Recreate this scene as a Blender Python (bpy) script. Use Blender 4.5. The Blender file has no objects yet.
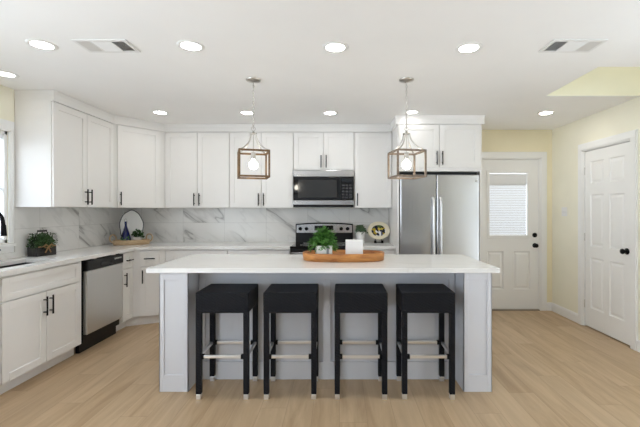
import bpy, bmesh, math, random
from mathutils import Vector, Matrix
R = math.radians
PI = math.pi
scn = bpy.context.scene
col = scn.collection
random.seed(7)

# ------------------------------------------------------------------ camera, world, lights, exposure
cd = bpy.data.cameras.new('camera'); cam = bpy.data.objects.new('camera', cd); col.objects.link(cam)
cd.sensor_width = 36; cd.lens = 382/640*36
cd.shift_x = -19.5/640; cd.shift_y = -3.5/640
cam.location = (0, 0, 1.357); cam.rotation_euler = (PI/2, 0, 0)
scn.camera = cam
scn.view_settings.view_transform = 'Standard'; scn.view_settings.look = 'None'
scn.view_settings.gamma = 1; scn.view_settings.use_curve_mapping = False
scn.view_settings.exposure = 0.72
scn.cycles.max_bounces = 10; scn.cycles.diffuse_bounces = 6; scn.cycles.sample_clamp_indirect = 6

w = bpy.data.worlds.new('sky'); scn.world = w; w.use_nodes = True
bg = w.node_tree.nodes['Background']; bg.inputs[0].default_value = (.80, .90, 1, 1); 
_t = w.node_tree; _g = _t.nodes.new('ShaderNodeTexCoord'); _s = _t.nodes.new('ShaderNodeSeparateXYZ'); _r = _t.nodes.new('ShaderNodeMapRange')
_t.links.new(_g.outputs['Generated'], _s.inputs[0]); _t.links.new(_s.outputs[2], _r.inputs[0])
_r.inputs[1].default_value = -.12; _r.inputs[2].default_value = .12; _r.inputs[3].default_value = 3.5; _r.inputs[4].default_value = 1.6   # lower half brightened on purpose to light the ceiling, dimmer sky above
_t.links.new(_r.outputs[0], bg.inputs[1])

def area(name, loc, rot, sx, sy, power, colr):
    l = bpy.data.lights.new(name, 'AREA'); l.shape = 'RECTANGLE'; l.size = sx; l.size_y = sy
    l.energy = power; l.color = colr
    o = bpy.data.objects.new(name, l); o.location = loc; o.rotation_euler = rot; col.objects.link(o); return o
# world light enters through openings added in the unseen side walls
# daylight in the sink window
area('daylight_sink_window', (-3.12, 2.90, 1.56), (0, R(-90), 0), .9, .85, 3.5, (.85, .92, 1))
LENS_STRENGTH = 29
BULB_STRENGTH = 18

# ------------------------------------------------------------------ materials
def mat(name, c, rough=.5, metal=0, spec=.5, emit=0, **kw):
    m = bpy.data.materials.new(name); m.use_nodes = True
    b = m.node_tree.nodes['Principled BSDF']
    b.inputs['Base Color'].default_value = (*c, 1); b.inputs['Roughness'].default_value = rough
    b.inputs['Metallic'].default_value = metal; b.inputs['Specular IOR Level'].default_value = spec
    if emit: b.inputs['Emission Color'].default_value = (*c, 1); b.inputs['Emission Strength'].default_value = emit
    for k, v in kw.items(): b.inputs[k.replace('_', ' ')].default_value = v
    return m
class NT:
    def __init__(s, m): s.m = m; s.t = m.node_tree; s.b = s.t.nodes['Principled BSDF']
    def n(s, typ, props=None, **ins):
        x = s.t.nodes.new(typ)
        for k, v in (props or {}).items(): setattr(x, k, v)
        for k, v in ins.items():
            k = k.replace('_', ' ')
            key = int(k[1:]) if k[0] == 'i' and k[1:].isdigit() else k
            if isinstance(v, bpy.types.NodeSocket): s.t.links.new(v, x.inputs[key])
            else: x.inputs[key].default_value = v
        return x
    def link(s, a, b): s.t.links.new(a, b)
    def math(s, op, a, b=0.0): return s.n('ShaderNodeMath', {'operation': op}, i0=a, i1=b).outputs[0]
    def mix(s, f, a, b, typ='MIX'):
        x = s.n('ShaderNodeMix', {'data_type': 'RGBA', 'blend_type': typ}); 
        for i, v in ((0, f), (6, a), (7, b)):
            if isinstance(v, bpy.types.NodeSocket): s.link(v, x.inputs[i])
            else: x.inputs[i].default_value = v if i == 0 else (*v, 1)
        return x.outputs[2]
    def ramp(s, f, stops):
        x = s.n('ShaderNodeValToRGB', Fac=f); e = x.color_ramp.elements
        while len(e) < len(stops): e.new(.5)
        for q, (p, c) in zip(e, stops): q.position = p; q.color = (*c, 1) if len(c) == 3 else c
        return x.outputs[0]
    def bump(s, h, strength, dist=.002):
        x = s.n('ShaderNodeBump', Strength=strength, Distance=dist, Height=h); s.link(x.outputs[0], s.b.inputs['Normal'])

def speckle(m, c, amt=.03, scale=3):     # very faint tonal variation so that paint is not perfectly flat
    t = NT(m); g = t.n('ShaderNodeTexCoord').outputs['Object']
    n = t.n('ShaderNodeTexNoise', Vector=g, Scale=scale, Detail=3.0).outputs[0]
    a = tuple(x*(1-amt) for x in c); b = tuple(min(1, x*(1+amt)) for x in c)
    t.link(t.ramp(n, [(.3, a), (.7, b)]), t.b.inputs['Base Color'])
    n2 = t.n('ShaderNodeTexNoise', Vector=g, Scale=180.0, Detail=2.0).outputs[0]
    t.bump(n2, .04, .001)
    return m
WHITE = (.87, .86, .845)
M = {}
M['cab'] = speckle(mat('cabinet_white', WHITE, .38), WHITE, .012)
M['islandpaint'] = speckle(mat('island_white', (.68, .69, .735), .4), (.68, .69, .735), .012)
M['trim'] = speckle(mat('trim_white', (.88, .88, .87), .35), (.88, .88, .87), .01)
M['door'] = speckle(mat('door_white', (.88, .88, .87), .38), (.88, .88, .87), .01)
M['yellow'] = speckle(mat('wall_yellow', (.90, .83, .61), .75), (.90, .83, .61), .02)
M['offwhite'] = speckle(mat('wall_cream', (.90, .87, .73), .75), (.90, .87, .73), .02)
M['ceiling'] = speckle(mat('ceiling_white', (.92, .92, .915), .85), (.92, .92, .915), .01)
M['black'] = mat('black_metal', (.006, .006, .007), .5, spec=.12)
M['blackgloss'] = mat('black_glass', (.008, .008, .009), .06)
M['blackplastic'] = mat('black_plastic', (.010, .010, .011), .35, spec=.3)
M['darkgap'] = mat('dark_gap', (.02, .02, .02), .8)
M['nickel'] = mat('brushed_nickel', (.62, .60, .57), .28, 1)
M['chrome'] = mat('satin_aluminium', (.86, .87, .89), .34, 1)
M['white'] = mat('white_ceramic', (.86, .86, .85), .3)
M['wax'] = speckle(mat('white_wax', (.86, .86, .86), .5), (.86, .86, .86), .02)
M['mirror'] = mat('mirror_glass', (.86, .87, .87), .03, 1)
M['plate'] = mat('cream_glaze', (.88, .80, .60), .25)
M['lens'] = mat('lamp_lens', (1, .97, .92), .5, emit=LENS_STRENGTH)
M['bulb'] = mat('bulb_glow', (1, .93, .80), .5, emit=BULB_STRENGTH)
M['glass'] = mat('window_glass', (1, 1, 1), 0, Transmission_Weight=1.0, IOR=1.05)
M['blind'] = mat('blind_white', (.80, .81, .83), .5)
M['burlap'] = mat('burlap', (.30, .18, .085), .9)
M['display'] = mat('display', (.012, .014, .018), .2)
M['bottleblue'] = mat('cobalt_glass', (.003, .008, .075), .08)
M['bottlegreen'] = mat('bottle_green', (.05, .22, .04), .5)
M['duct_shade'] = mat('vent_dark', (.05, .05, .05), .9)
M['grout'] = mat('sealant', (.6, .6, .6), .6)
M['ventgray'] = mat('vent_white', (.80, .80, .79), .5)
M['threshold'] = mat('threshold_metal', (.33, .29, .24), .45, .6)

def steel(name, c, rough, vertical=True):
    m = mat(name, c, rough, 1); t = NT(m); g = t.n('ShaderNodeTexCoord').outputs['Object']
    mp = t.n('ShaderNodeMapping', Vector=g); mp.inputs['Scale'].default_value = (300, 300, 3) if vertical else (3, 3, 300)
    n = t.n('ShaderNodeTexNoise', Vector=mp.outputs[0], Scale=1.0, Detail=2.0).outputs[0]
    r = t.n('ShaderNodeMapRange', Value=n); r.inputs[3].default_value = rough*.8; r.inputs[4].default_value = rough*1.3
    t.link(r.outputs[0], t.b.inputs['Roughness'])
    n2 = t.n('ShaderNodeTexNoise', Vector=g, Scale=2.2, Detail=1.0).outputs[0]
    t.bump(n2, .25, .02)
    return m
M['steel'] = steel('stainless_steel', (.56, .56, .57), .22)
M['steelh'] = steel('stainless_band', (.60, .60, .60), .22, False)
M['steeldw'] = steel('stainless_dishwasher', (.70, .70, .69), .33)
M['sink'] = mat('sink_steel', (.13, .13, .135), .38, 1)

def leaf_mat(name, a, b):
    m = mat(name, a, .55); t = NT(m); g = t.n('ShaderNodeTexCoord').outputs['Object']
    n = t.n('ShaderNodeTexNoise', Vector=g, Scale=110.0, Detail=3.0).outputs[0]
    t.link(t.ramp(n, [(.35, a), (.65, b)]), t.b.inputs['Base Color']); return m
M['fern'] = leaf_mat('fern_leaf', (.012, .07, .008), (.12, .33, .05))
M['herb'] = leaf_mat('herb_leaf', (.012, .040, .010), (.055, .13, .03))
M['succ'] = leaf_mat('grey_green_leaf', (.05, .10, .05), (.16, .26, .13))

def marble(name, grout):
    m = mat(name, (.8, .8, .8), .18); t = NT(m); g = t.n('ShaderNodeTexCoord').outputs['Object']
    s = t.n('ShaderNodeSeparateXYZ', Vector=g)
    if grout:
        u = t.math('ADD', s.outputs[0], s.outputs[1]); v = s.outputs[2]
    else:
        u = s.outputs[0]; v = s.outputs[1]
    # veins run down to the right: stretch along (1,-1)
    a = t.math('MULTIPLY', t.math('ADD', t.math('MULTIPLY', u, .62), t.math('MULTIPLY', v, .78)), 1.0)
    b = t.math('SUBTRACT', t.math('MULTIPLY', u, .78), t.math('MULTIPLY', v, .62))
    vec = t.n('ShaderNodeCombineXYZ', X=t.math('MULTIPLY', a, 1.9 if grout else 1.6), Y=t.math('MULTIPLY', b, .55)).outputs[0]
    if grout:   # each tile takes its own cut of the stone
        tu = t.math('FLOOR', t.math('DIVIDE', t.math('SUBTRACT', u, -2.108+5.15), .56)); tv = t.math('FLOOR', t.math('DIVIDE', t.math('SUBTRACT', v, .925), .26))
        off = t.n('ShaderNodeCombineXYZ', X=t.math('MULTIPLY', tu, .23), Y=t.math('MULTIPLY', tv, .31), Z=t.math('MULTIPLY', t.math('ADD', tu, tv), .07)).outputs[0]
        vec = t.n('ShaderNodeVectorMath', {'operation': 'ADD'}, i0=vec, i1=off).outputs[0]
    n1 = t.n('ShaderNodeTexNoise', Vector=vec, Scale=1.05, Detail=4.0, Roughness=.5, Distortion=.5).outputs[0]
    d1 = t.math('ABSOLUTE', t.math('SUBTRACT', n1, .5))
    n2 = t.n('ShaderNodeTexNoise', Vector=vec, Scale=.9, Detail=4.0, Roughness=.6).outputs[0]
    d2 = t.math('ABSOLUTE', t.math('SUBTRACT', n2, .47))
    msk = t.n('ShaderNodeTexNoise', Vector=vec, Scale=2.6, Detail=1.0).outputs[0]
    v1 = t.ramp(d1, [(0, (1, 1, 1)), (.010 if grout else .005, (.35, .35, .35)), (.052 if grout else .02, (0, 0, 0))])
    v2 = t.ramp(d2, [(0, (.6, .6, .6)), (.014 if grout else .006, (0, 0, 0))])
    mk = t.ramp(msk, [(.42, (0, 0, 0)), (.56, (1, 1, 1))])
    amt = t.math('ADD', t.math('MULTIPLY', t.math('MULTIPLY', v1, mk), .85 if grout else .12), t.math('MULTIPLY', v2, .22 if grout else .08))
    cloud = t.n('ShaderNodeTexNoise', Vector=g, Scale=2.0, Detail=3.0).outputs[0]
    base = t.ramp(cloud, [(.3, (.80, .79, .77)), (.7, (.86, .85, .83))] if grout else [(.3, (.83, .82, .80)), (.7, (.86, .855, .84))])
    c = t.mix(amt, base, (.30, .29, .28))
    if grout:
        fu = t.math('ABSOLUTE', t.math('SUBTRACT', t.math('FRACT', t.math('DIVIDE', t.math('SUBTRACT', u, -2.108+5.15), .56)), .5))
        fv = t.math('ABSOLUTE', t.math('SUBTRACT', t.math('FRACT', t.math('DIVIDE', t.math('SUBTRACT', v, .925), .26)), .5))
        gl = t.math('MAXIMUM', t.math('GREATER_THAN', fu, .4975), t.math('GREATER_THAN', fv, .4945))
        c = t.mix(t.math('MULTIPLY', gl, .8), c, (.50, .49, .47))
    t.link(c, t.b.inputs['Base Color']); return m
M['tile'] = marble('marble_tile', True)
M['quartz'] = marble('white_quartz', False)

def floor_mat():
    m = mat('oak_plank', (.5, .35, .2), .42); t = NT(m); g = t.n('ShaderNodeTexCoord').outputs['Object']
    s = t.n('ShaderNodeSeparateXYZ', Vector=g); x, y = s.outputs[0], s.outputs[1]
    W, L = .18, 1.22
    px = t.math('DIVIDE', x, W); ix = t.math('FLOOR', px)
    py = t.math('ADD', t.math('DIVIDE', y, L), t.math('MULTIPLY', ix, .382)); iy = t.math('FLOOR', py)
    idv = t.n('ShaderNodeCombineXYZ', X=ix, Y=iy).outputs[0]
    rnd = t.n('ShaderNodeTexWhiteNoise', {'noise_dimensions': '2D'}, Vector=idv)
    tone = rnd.outputs[0]
    gv = t.n('ShaderNodeCombineXYZ', X=t.math('MULTIPLY', x, 9.0), Y=t.math('MULTIPLY', y, .9), Z=t.math('MULTIPLY', tone, 20.0)).outputs[0]
    g1 = t.n('ShaderNodeTexNoise', Vector=gv, Scale=1.4, Detail=6.0, Roughness=.6, Distortion=.8).outputs[0]
    gv2 = t.n('ShaderNodeCombineXYZ', X=t.math('MULTIPLY', x, 90.0), Y=t.math('MULTIPLY', y, 3.0), Z=t.math('MULTIPLY', tone, 9.0)).outputs[0]
    g2 = t.n('ShaderNodeTexNoise', Vector=gv2, Scale=1.0, Detail=3.0).outputs[0]
    c = t.ramp(g1, [(.28, (.34, .220, .118)), (.5, (.48, .335, .197)), (.72, (.615, .45, .285))])
    c = t.mix(t.math('MULTIPLY', g2, .35), c, (.40, .28, .165))
    c = t.mix(t.math('MULTIPLY', tone, .38), c, (.61, .465, .31))
    fx = t.math('ABSOLUTE', t.math('SUBTRACT', t.math('FRACT', px), .5)); fy = t.math('ABSOLUTE', t.math('SUBTRACT', t.math('FRACT', py), .5))
    seam = t.math('MAXIMUM', t.math('GREATER_THAN', fx, .493), t.math('GREATER_THAN', fy, .4988))
    c = t.mix(t.math('MULTIPLY', seam, .4), c, (.16, .10, .06))
    t.link(c, t.b.inputs['Base Color']); t.bump(g2, .06, .001)
    return m
M['floor'] = floor_mat()

def wood(name, a, b, sc=(3, 40, 40), rough=.5):
    m = mat(name, a, rough); t = NT(m); g = t.n('ShaderNodeTexCoord').outputs['Object']
    mp = t.n('ShaderNodeMapping', Vector=g); mp.inputs['Scale'].default_value = sc
    n = t.n('ShaderNodeTexNoise', Vector=mp.outputs[0], Scale=1.0, Detail=5.0, Distortion=.8).outputs[0]
    t.link(t.ramp(n, [(.3, a), (.7, b)]), t.b.inputs['Base Color']); t.bump(n, .15, .002); return m
M['traywood'] = wood('mango_wood', (.30, .10, .025), (.64, .29, .08), (6, 14, 30), .45)
M['palewood'] = wood('pale_wood', (.42, .29, .16), (.60, .44, .27), (8, 30, 60))
M['lanternwood'] = wood('lantern_brown_wood', (.09, .05, .022), (.20, .12, .055), (30, 30, 30), .6)
M['lanterngrey'] = wood('lantern_grey_wood', (.13, .095, .07), (.26, .20, .15), (30, 30, 30), .6)
M['crate'] = wood('crate_black', (.015, .013, .012), (.05, .045, .042), (10, 40, 40), .7)

def wicker():
    m = mat('black_wicker', (.018, .019, .022), .5, spec=.15); t = NT(m); g = t.n('ShaderNodeTexCoord').outputs['Object']
    s = t.n('ShaderNodeSeparateXYZ', Vector=g)
    u = t.math('ADD', s.outputs[0], s.outputs[1]); v = t.math('ADD', s.outputs[2], t.math('MULTIPLY', t.math('SUBTRACT', s.outputs[1], s.outputs[0]), .5))
    a = t.math('MULTIPLY', t.math('SINE', t.math('MULTIPLY', u, 310.0)), t.math('SINE', t.math('MULTIPLY', v, 310.0)))
    h = t.math('ADD', t.math('MULTIPLY', a, .5), .5)
    t.link(t.ramp(h, [(0, (.0012, .0012, .0016)), (1, (.016, .017, .023))]), t.b.inputs['Base Color'])
    t.bump(h, .9, .003); return m
M['wicker'] = wicker()

def platter():
    m = mat('platter_paint', (.8, .8, .7), .2); t = NT(m); g = t.n('ShaderNodeTexCoord').outputs['Object']
    v = t.n('ShaderNodeTexVoronoi', Vector=g, Scale=32.0)
    c = t.ramp(v.outputs['Color'], [(0, (.02, .03, .10)), (.3, (.03, .03, .04)), (.48, (.8, .8, .78)), (.62, (.55, .42, .05)), (.8, (.10, .16, .05))])
    c.node.color_ramp.interpolation = 'CONSTANT'
    t.link(c, t.b.inputs['Base Color']); return m
M['platter'] = platter()

# ------------------------------------------------------------------ mesh helpers
class MB:
    def __init__(s): s.v = []; s.f = []; s.sm = []
    def add(s, vs, fs, smooth=False):
        o = len(s.v); s.v += [tuple(p) for p in vs]; s.f += [tuple(i+o for i in f) for f in fs]; s.sm += [smooth]*len(fs); return s
    def box(s, x0, x1, y0, y1, z0, z1, mtx=None):
        vs = [Vector((x, y, z)) for z in (z0, z1) for y in (y0, y1) for x in (x0, x1)]
        if mtx: vs = [mtx @ p for p in vs]
        return s.add(vs, [(0, 2, 3, 1), (4, 5, 7, 6), (0, 1, 5, 4), (2, 6, 7, 3), (0, 4, 6, 2), (1, 3, 7, 5)])
    def prism(s, pts, z0, z1):      # pts counter-clockwise
        n = len(pts)
        return s.add([(x, y, z0) for x, y in pts]+[(x, y, z1) for x, y in pts],
                     [tuple(range(n-1, -1, -1)), tuple(range(n, 2*n))]+[(i, (i+1) % n, n+(i+1) % n, n+i) for i in range(n)])
    def cyl(s, p0, p1, r, n=16, r1=None):
        return s.tube([p0, p1], r, n, rr=[r, r if r1 is None else r1])
    def tube(s, pts, r, n=10, rr=None, closed=False):
        pts = [Vector(p) for p in pts]; m = len(pts); rings = []
        d0 = (pts[1]-pts[0]).normalized(); up = Vector((0, 0, 1)) if abs(d0.z) < .9 else Vector((1, 0, 0))
        a = d0.cross(up).normalized()
        for i, p in enumerate(pts):
            if closed: d = (pts[(i+1) % m]-pts[i-1]).normalized()
            else: d = (pts[min(i+1, m-1)]-pts[max(i-1, 0)]).normalized()
            a = (a-d*a.dot(d)).normalized(); b = d.cross(a); q = rr[i] if rr else r
            rings.append([p+(a*math.cos(2*PI*k/n)+b*math.sin(2*PI*k/n))*q for k in range(n)])
        vs = [v for g in rings for v in g]; fs = []
        for i in range(m if closed else m-1):
            j = (i+1) % m
            fs += [(i*n+k, i*n+(k+1) % n, j*n+(k+1) % n, j*n+k) for k in range(n)]
        s.add(vs, fs, True)
        if not closed:
            s.add(rings[0], [tuple(range(n-1, -1, -1))]); s.add(rings[-1], [tuple(range(n))])
        return s
    def lathe(s, prof, c=(0, 0, 0), n=32, smooth=True, sx=1, sy=1):   # prof list of (r,z)
        vs = [(c[0]+r*math.cos(2*PI*k/n)*sx, c[1]+r*math.sin(2*PI*k/n)*sy, c[2]+z) for r, z in prof for k in range(n)]
        fs = [(i*n+k, i*n+(k+1) % n, (i+1)*n+(k+1) % n, (i+1)*n+k) for i in range(len(prof)-1) for k in range(n)]
        return s.add(vs, fs, smooth)
    def sweep(s, prof, path):     # prof (outward, z) closed; path in XY, outward = right of travel
        P = [Vector((x, y)) for x, y in path]; m = len(P); n = len(prof); vs = []
        for i, p in enumerate(P):
            def nrm(a, b): d = (b-a).normalized(); return Vector((d.y, -d.x))
            if i == 0: o = nrm(P[0], P[1])
            elif i == m-1: o = nrm(P[-2], P[-1])
            else:
                n1, n2 = nrm(P[i-1], p), nrm(p, P[i+1]); o = (n1+n2); o = o/(1+n1.dot(n2))
            vs += [(p.x+o.x*u, p.y+o.y*u, z) for u, z in prof]
        fs = [(i*n+k, i*n+(k+1) % n, (i+1)*n+(k+1) % n, (i+1)*n+k) for i in range(m-1) for k in range(n)]
        fs += [tuple(range(n)), tuple((m-1)*n+k for k in range(n-1, -1, -1))]
        return s.add(vs, fs)
    def rot(s, mtx): s.v = [tuple(mtx @ Vector(p)) for p in s.v]; return s
    def build(s, name, m, parent=None, bevel=0, label=None, smooth_all=False):
        me = bpy.data.meshes.new(name); me.from_pydata(s.v, [], s.f); me.update()
        bm = bmesh.new(); bm.from_mesh(me); bmesh.ops.remove_doubles(bm, verts=bm.verts, dist=1e-6) if smooth_all else None
        bmesh.ops.recalc_face_normals(bm, faces=bm.faces); bm.to_mesh(me); bm.free()
        if len(me.polygons) == len(s.sm): me.polygons.foreach_set('use_smooth', s.sm)
        me.materials.append(m)
        o = bpy.data.objects.new(name, me); col.objects.link(o)
        if parent: o.parent = parent
        if bevel:
            b = o.modifiers.new('bevel', 'BEVEL'); b.width = bevel; b.segments = 2; b.limit_method = 'ANGLE'; b.angle_limit = R(50); b.harden_normals = False
        if label: o['label'] = label
        return o
def thing(name, label, cat, loc=(0, 0, 0), rz=0, group=None):
    o = bpy.data.objects.new(name, None); col.objects.link(o); o.location = loc; o.rotation_euler.z = rz
    o['label'] = label; o['category'] = cat; o.empty_display_size = .1
    if group: o['group'] = group
    return o
def tag(o, label, cat, group=None):
    o['label'] = label; o['category'] = cat
    if group: o['group'] = group
    return o
def struct(o): o['kind'] = 'structure'; return o
def copy_tree(o, parent=None):
    c = o.copy(); col.objects.link(c)
    if parent: c.parent = parent
    for ch in [x for x in KIDS(o)]: copy_tree(ch, c)
    return c
def KIDS(o): return [x for x in bpy.data.objects if x.parent == o]

# ------------------------------------------------------------------ room shell
XL, XR, YB, YF, H = -2.93, 2.87, 5.16, -3.6, 2.44
T = .12
struct(MB().box(XL-T, XR+T, YF-T, YB+T, -.1, 0).build('floor', M['floor']))
RX0, RY0, RY1 = 1.96, 2.89, 3.63         # recess in the ceiling
c = MB()
c.box(XL-T, RX0, YF-T, YB+T, H, H+.1); c.box(RX0, XR+T, YF-T, RY0, H, H+.1); c.box(RX0, XR+T, RY1, YB+T, H, H+.1)
struct(c.build('ceiling', M['ceiling']))
c = MB(); t_ = .02
e_ = .002
c.box(RX0-t_, RX0+e_, RY0, RY1, H+.003, H+1.35); c.box(RX0-t_, XR+t_, RY0-t_, RY0+e_, H+.003, H+1.35)
c.box(RX0-t_, XR+t_, RY1-e_, RY1+t_, H+.003, H+1.35); c.box(XR-e_, XR+t_, RY0, RY1, H+.003, H+1.35)
struct(c.build('ceiling_recess', M['offwhite']))  # open top added and shaft height set for the light it lets in
# bare openings added out of view in both side walls to admit light
LO0, LO1, RO0, RO1 = -3.3, 1.7, .95, 2.15
# left wall with the sink window
WY0, WY1, WZ0, WZ1 = 2.47, 3.375, 1.065, 2.05
c = MB(); c.box(XL-T, XL, YF, LO0, 0, H); c.box(XL-T, XL, LO1, WY0, 0, H); c.box(XL-T, XL, LO0, LO1, 2.3, H); c.box(XL-T, XL, WY1, YB+T, 0, H); c.box(XL-T, XL, WY0, WY1, 0, WZ0); c.box(XL-T, XL, WY0, WY1, WZ1, H)
struct(c.build('wall_left', M['offwhite']))
# back wall with exterior door
DX0, DX1, DZ = 1.875, 2.705, 2.05
c = MB(); c.box(XL, DX0, YB, YB+T, 0, H); c.box(DX1, XR, YB, YB+T, 0, H); c.box(DX0, DX1, YB, YB+T, DZ, H)
struct(c.build('wall_back', M['yellow']))
# right wall with six panel door
EY0, EY1 = 3.755, 4.495
c = MB(); c.box(XR, XR+T, YF, RO0, 0, H); c.box(XR, XR+T, RO1, EY0, 0, H); c.box(XR, XR+T, RO0, RO1, 2.1, H); c.box(XR, XR+T, EY1, YB+T, 0, H); c.box(XR, XR+T, EY0, EY1, DZ, H); c.box(XR+T-.01, XR+T, EY0, EY1, 0, DZ)
struct(c.build('wall_right', M['offwhite']))
struct(MB().box(XL-T, XR+T, YF-T, YF, 0, H).build('wall_front', mat('wall_grey', (.38, .40, .43), .8)))
BBP = [(0, 0), (.014, 0), (.014, .085), (.008, .105), (0, .11)]
struct(MB().sweep(BBP, [(2.80, YB), (XR, YB), (XR, 4.575)]).build('baseboard_right', M['trim']))
struct(MB().sweep(BBP, [(XR, 3.67), (XR, RO1)]).build('baseboard_right_near', M['trim']))
struct(MB().sweep(BBP, [(XL, 1.6), (XL, 1.79)]).build('baseboard_left', M['trim']))

def casing(name, path_pts, width, th, plane, at, inward):
    """door or window casing: three flat boards on a wall. plane 'x' (wall at x=at) or 'y'"""
    (a0, a1, z0, z1) = path_pts; m = MB()
    for (p0, p1, q0, q1) in ((a0-width, a0, z0, z1), (a1, a1+width, z0, z1), (a0-width, a1+width, z1, z1+width)):
        for k, (ins, tt) in enumerate(((0, th*.65), (.012, th))):
            P0, P1, Q0, Q1 = p0+ins, p1-ins, q0, q1
            if p1-p0 > width*1.5: Q0, Q1 = q0+ins, q1-ins; P0, P1 = p0+ins, p1-ins
            elif k == 1: Q1 = q1+ins
            lo, hi = sorted((at, at+inward*tt))
            if plane == 'y': m.box(P0, P1, lo, hi, Q0, Q1)
            else: m.box(lo, hi, P0, P1, Q0, Q1)
    return struct(m.build(name, M['trim'], bevel=.002))
casing('trim_1', (DX0+.0, DX1-.0, 0, DZ-.0), .09, .02, 'y', YB, -1)
casing('trim_2', (EY0, EY1, 0, DZ), .085, .02, 'x', XR, -1)

# ---- panelled doors (local: x along, front faces -y, z up)
def panelled(m, x0, x1, z0, z1, panels, th, deep=.011, y0=0):
    xs = sorted({x0, x1, *[p for q in panels for p in q[:2]]}); zs = sorted({z0, z1, *[p for q in panels for p in q[2:]]})
    for i in range(len(xs)-1):
        for j in range(len(zs)-1):
            a, b, c_, d = xs[i], xs[i+1], zs[j], zs[j+1]
            if not any(a >= p[0]-1e-5 and b <= p[1]+1e-5 and c_ >= p[2]-1e-5 and d <= p[3]+1e-5 for p in panels):
                m.add([(a, y0, c_), (b, y0, c_), (b, y0, d), (a, y0, d)], [(0, 1, 2, 3)])
    for (a, b, c_, d) in panels:
        def ring(i, y): return [(a+i, y, c_+i), (b-i, y, c_+i), (b-i, y, d-i), (a+i, y, d-i)]
        steps = [ring(0, y0), ring(.010, y0+deep), ring(.022, y0+deep), ring(.042, y0+.0015)]
        for s0, s1 in zip(steps, steps[1:]): m.add(s0+s1, [(k, (k+1) % 4, 4+(k+1) % 4, 4+k) for k in range(4)])
        m.add(steps[-1], [(0, 1, 2, 3)])
    yb = y0+th
    m.add([(x0, y0, z0), (x1, y0, z0), (x1, y0, z1), (x0, y0, z1), (x0, yb, z0), (x1, yb, z0), (x1, yb, z1), (x0, yb, z1)],
          [(4, 7, 6, 5), (0, 4, 5, 1), (1, 5, 6, 2), (2, 6, 7, 3), (3, 7, 4, 0)])
def knob(parent, name, x, z, y=0, r=.028, long=True):
    m = MB(); prof = [(.001, 0), (.032, 0), (.032, .006), (.012, .010), (.010, .028), (r*.8, .036), (r, .048), (r*.85, .058), (.001, .063)] if long else \
        [(.001, 0), (.031, 0), (.031, .012), (.026, .020), (.001, .022)]
    m.lathe(prof, n=24); m.rot(Matrix.Translation((x, y, z)) @ Matrix.Rotation(R(90), 4, 'X'))
    return m.build(name, M['black'], parent)

# exterior door in the back wall
d1 = bpy.data.objects.new('door_1', None); col.objects.link(d1); struct(d1); d1.location = (1.885, YB+.012, .018)
W = .81; m = MB()
gx0, gx1, gz0, gz1 = .145, .655, 1.0, 1.785
panelled(m, 0, gx0-.03, 0, 2.02, [], .04)
# solid leaf in pieces round the light
m = MB()
pl = [(.115, .335, .265, .78), (.470, .690, .265, .78)]
panelled(m, 0, W, 0, .96, pl, .04)
panelled(m, 0, gx0-.03, .96, 2.02, [], .04); panelled(m, gx1+.03, W, .96, 2.02, [], .04); panelled(m, gx0-.03, gx1+.03, 1.87, 2.02, [], .04)
m.build('door_leaf', M['door'], d1)
fr = MB(); a0, a1, b0, b1 = gx0-.035, gx1+.035, .955, 1.875
for (x0, x1, z0, z1) in ((a0, gx0, b0, b1), (gx1, a1, b0, b1), (gx0, gx1, b0, gz0), (gx0, gx1, gz1+.05, b1)): fr.box(x0, x1, -.010, .03, z0, z1)
fr.build('glass_frame', M['door'], d1, bevel=.003)
MB().box(gx0, gx1, .032, .036, gz0, gz1+.05).build('glass_pane', M['glass'], d1)
bl = MB(); n = 30
for k in range(n):
    z = gz0+.012+k*(gz1-gz0-.10)/n
    bl.box(gx0+.006, gx1-.006, -.011, .011, -.0008, .0008, Matrix.Translation((0, .016, z)) @ Matrix.Rotation(R(74), 4, 'X'))
bl.box(gx0+.004, gx1-.004, .006, .026, gz1-.10, gz1+.045)
bl.build('blind_slats', M['blind'], d1)
knob(d1, 'deadbolt', .755, 1.00, long=False); knob(d1, 'door_knob', .758, .86)
h = MB()
struct(MB().box(DX0+.01, DX1-.01, YB-.02, YB+.10, .0, .016).build('door_threshold', M['threshold']))
j = MB(); j.box(DX0, DX0+.009, YB, YB+T, 0, DZ); j.box(DX1-.009, DX1, YB, YB+T, 0, DZ); j.box(DX0, DX1, YB, YB+T, DZ-.01, DZ)
struct(j.build('door_frame_back', M['trim']))

# six panel door in the right wall: local x -> world -y, front faces -x
d2 = bpy.data.objects.new('door_2', None); col.objects.link(d2); struct(d2); d2.location = (XR+.012, 4.482, .012); d2.rotation_euler.z = R(-90)
m = MB(); W = .716
c1, c2 = (.095, .315), (.401, .621)
rows = [(.22, .80), (.93, 1.52), (1.645, 1.90)]
panelled(m, 0, W, 0, 2.026, [(*cc, *rr) for cc in (c1, c2) for rr in rows], .035)
m.build('door_leaf', M['door'], d2)
knob(d2, 'door_knob', .655, .93)
for z in (.25, 1.03, 1.80):
    MB().cyl((-.003, -.004, z-.045), (-.003, -.004, z+.045), .006, 10).build('hinge', M['nickel'], d2)
j = MB(); j.box(XR, XR+T-.01, EY0, EY0+.008, 0, DZ); j.box(XR, XR+T-.01, EY1-.008, EY1, 0, DZ); j.box(XR, XR+T-.01, EY0, EY1, DZ-.008, DZ)
struct(j.build('door_frame_right', M['trim']))
struct(MB().box(XR+.05, XR+T-.012, EY0+.009, EY1-.009, 0, DZ-.009).build('door_gap_filler', M['darkgap']))  # dark filler added behind the leaf, stands in for shaded gaps

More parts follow.
